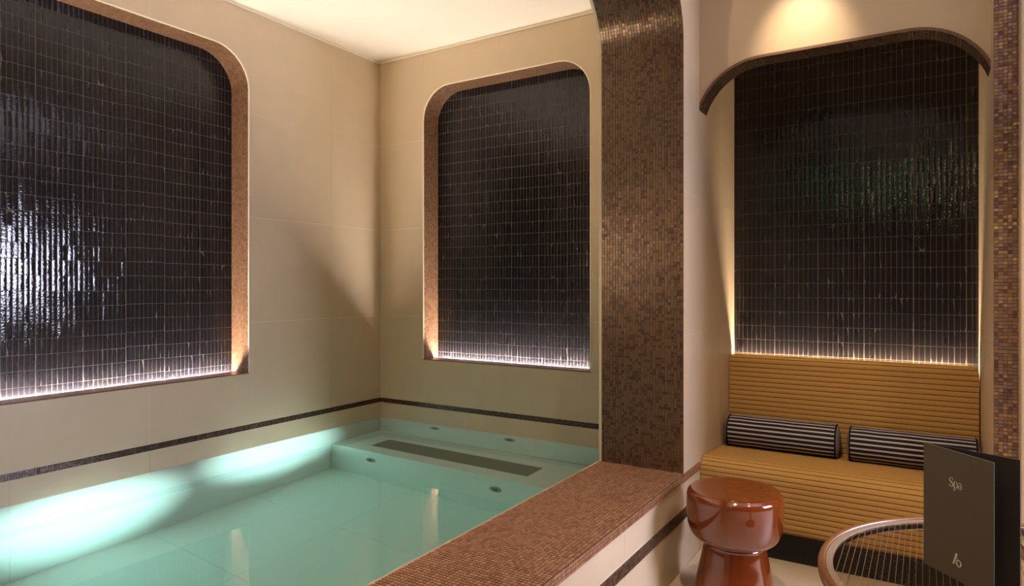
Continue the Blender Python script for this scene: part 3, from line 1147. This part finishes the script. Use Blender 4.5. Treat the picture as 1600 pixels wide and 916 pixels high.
for ang in (-20, 100, 220):
    ca, sa = math.cos(math.radians(ang)), math.sin(math.radians(ang))
    mb = MB()
    P0, P1, Wd = Vector((TXc, TYc, 0)), Vector((TXc + ca * (TR - 0.02), TYc + sa * (TR - 0.02), 0)), Vector((-sa, ca, 0)) * 0.010
    lo = [P0 - Wd, P1 - Wd, P1 + Wd, P0 + Wd]
    q0 = [(p.x, p.y, TZ - 0.034) for p in lo]
    q1 = [(p.x, p.y, TZ - 0.018) for p in lo]
    mb.poly(q0[::-1])
    mb.poly(q1)
    for i in range(4):
        j = (i + 1) % 4
        mb.poly([q0[i], q0[j], q1[j], q1[i]])
    mb.build('support_arm', 'bronze', tb)

# ------------------------------------------------------------------ menu
MS = Vector((-0.004, 1.975, 0))
MF = Vector((0.130, 1.829, 0))
MK = Vector((0.183, 1.888, 0))
MZ0, MZ1 = TZ - 0.0055, 0.912
menu = thing('menu_card', (MS.x, MS.y, MZ0), 'dark taupe folded spa menu standing open on the round table', 'menu')


def panel(p0, p1, th, name, mat):
    d = (p1 - p0).normalized()
    n = Vector((d.y, -d.x, 0))
    mb = MB()
    a, b_ = p0, p1
    q = [a, b_, b_ - n * th, a - n * th]
    lo = [Vector((p.x, p.y, MZ0)) for p in q]
    hi = [Vector((p.x, p.y, MZ1)) for p in q]
    mb.poly(lo[::-1])
    mb.poly(hi)
    for i in range(4):
        j = (i + 1) % 4
        mb.poly([lo[i], lo[j], hi[j], hi[i]])
    return mb.build(name, mat, menu), d, n


fc, fd, fnn = panel(MS, MF, 0.0028, 'front_cover', 'menu_card')
panel(MS + Vector((0.003, 0.003, 0)), MK, 0.0026, 'back_cover', 'menu_dark')
PW, PH = (MF - MS).length, MZ1 - MZ0


def stroke(mb, pts, ws):
    """flat brush stroke on the front cover; (u, v) in metres from the lower left corner"""
    L, R_ = [], []
    for i, p in enumerate(pts):
        a = Vector(pts[max(0, i - 1)])
        b_ = Vector(pts[min(len(pts) - 1, i + 1)])
        d = (b_ - a).normalized()
        n = Vector((-d.y, d.x))
        L.append(Vector(p) + n * ws[i] / 2)
        R_.append(Vector(p) - n * ws[i] / 2)

    def P(q):
        w_ = MS + fd * q.x + fnn * 0.0004
        return (w_.x, w_.y, MZ0 + q.y)
    for i in range(len(pts) - 1):
        mb.poly([P(R_[i]), P(R_[i + 1]), P(L[i + 1]), P(L[i])])


def ell(cx, cy, rx, ry, a0, a1, n=14):
    return [(cx + rx * math.cos(a0 + (a1 - a0) * i / n), cy + ry * math.sin(a0 + (a1 - a0) * i / n)) for i in range(n + 1)]


def letters(x, y, s):
    mb = MB()
    # S
    pts = ell(x + .27 * s, y + .76 * s, .20 * s, .21 * s, 0.35, PI * 1.25, 10) + [(x + .27 * s, y + .51 * s), (x + .38 * s, y + .42 * s)] + ell(x + .26 * s, y + .24 * s, .23 * s, .22 * s, 0.5, -PI * 0.95, 10)
    n = len(pts)
    ws = [s * (0.045 + 0.11 * math.exp(-((i - n * .5) / (n * .20)) ** 2)) for i in range(n)]
    stroke(mb, pts, ws)
    stroke(mb, [(x + .46 * s, y + .98 * s), (x + .455 * s, y + .72 * s)], [.05 * s] * 2)
    stroke(mb, [(x + .03 * s, y + .0 * s), (x + .04 * s, y + .27 * s)], [.05 * s] * 2)
    # p
    px = x + .66 * s
    stroke(mb, [(px, y + .66 * s), (px, y - .30 * s)], [.10 * s] * 2)
    stroke(mb, [(px - .10 * s, y - .30 * s), (px + .12 * s, y - .30 * s)], [.04 * s] * 2)
    stroke(mb, [(px - .09 * s, y + .64 * s), (px, y + .66 * s)], [.04 * s] * 2)
    pts = ell(px + .20 * s, y + .32 * s, .20 * s, .33 * s, PI * 0.8, -PI * 0.8, 16)
    stroke(mb, pts, [s * (.035 + .09 * math.exp(-((i - 8) / 4.0) ** 2)) for i in range(17)])
    # a
    ax = x + 1.20 * s
    stroke(mb, ell(ax + .17 * s, y + .48 * s, .16 * s, .17 * s, PI * 0.95, 0.0, 8) + [(ax + .33 * s, y + .10 * s), (ax + .42 * s, y + .01 * s)], [s * .05] * 3 + [s * .06] * 3 + [s * .09] * 3 + [s * .10, s * .04])
    pts = ell(ax + .15 * s, y + .17 * s, .17 * s, .17 * s, 0.9, PI * 2 - .7, 14)
    stroke(mb, pts, [s * (.035 + .07 * math.exp(-((i - 7) / 3.0) ** 2)) for i in range(15)])
    mb.build('lettering', 'menu_print', fc)


letters(PW * 0.395, PH * 0.715, 0.0225)
mb = MB()
lx, ly, ls = PW * 0.455, PH * 0.115, 0.030
stroke(mb, [(lx, ly), (lx + .34 * ls, ly + .95 * ls)], [.13 * ls, .20 * ls])
stroke(mb, ell(lx + .52 * ls, ly + .22 * ls, .20 * ls, .25 * ls, 0.2, 2 * PI + 0.2, 20), [.10 * ls + .03 * ls * math.cos(i / 20 * 4 * PI) for i in range(21)])
stroke(mb, [(lx + .30 * ls, ly + .62 * ls), (lx + .46 * ls, ly + .47 * ls)], [.05 * ls] * 2)
mb.build('emblem', 'menu_print', fc)

# ------------------------------------------------------------------ lamps of the lounge
def downlight(x, y, zc, tx, ty, energy, ang, label, blend=0.6, col=WARM, soft=0.03):
    o = thing('downlight', (x, y, zc - 0.012), label, 'ceiling lamp', 'recessed ceiling lamps')
    MB().lathe([(0.030, zc - 0.004), (0.044, zc - 0.012), (0.050, zc - 0.008), (0.050, zc), (0.030, zc)], x, y, 28).build('bezel', 'white_metal', o, smooth=True)
    MB().lathe([(0.001, zc - 0.003), (0.030, zc - 0.003)], x, y, 24).build('lens', 'lamp_lens', o)
    lamp('downlight_beam', 'SPOT', (x, y, zc - 0.03), (tx, ty, 0.0), energy, col, spot_size=math.radians(ang), spot_blend=blend, shadow_soft_size=soft)


downlight(-0.474, 2.80, ZCL, -0.474, 5.44, 44, 44, 'recessed lamp in the ceiling in front of the nook header', 1.0)
downlight(-0.40, 1.85, ZCL, -0.45, 2.40, 120, 90, 'recessed lamp in the ceiling above the stool and table', 0.6)
downlight(-0.50, -0.20, ZCL, -0.5, 0.3, 45, 90, 'recessed lamp in the ceiling behind the viewer', 0.6)
downlight(0.9, 1.9, ZCL, 0.7, 2.4, 45, 90, 'recessed lamp in the ceiling of the room on the right', 0.6)
downlight(-3.25, 3.30, ZC, -3.3, 3.45, 16, 80, 'recessed lamp in the pool ceiling near the far corner', 0.8) if False else None
downlight(-2.4, 0.3, ZC, -2.6, 0.9, 20, 110, 'recessed lamp in the pool ceiling, near end', 0.9)

# exit sign and wall lamp on the rear wall, seen as reflections in the nook tiles
ex = thing('exit_sign', (-0.67, -2.28, 2.60), 'green glowing exit sign on the rear lounge wall', 'sign')
MB().box(-0.85, -0.49, -2.30, -2.262, 2.60, 2.78).build('housing', 'exit_green', ex)
MB().box(-0.60, -0.55, -2.262, -2.260, 2.63, 2.75).build('door_symbol', 'exit_white', ex)
sc_ = thing('wall_lamp', (0.1, -2.25, 2.45), 'tall warm wall lamp on the rear lounge wall', 'lamp')
MB().box(0.02, 0.18, -2.30, -2.285, 2.44, 2.86).build('back_plate', 'bronze', sc_)
MB().box(0.0, 0.2, -2.285, -2.20, 2.46, 2.84).build('shade', 'sconce_shade', sc_, bevel=0.02)
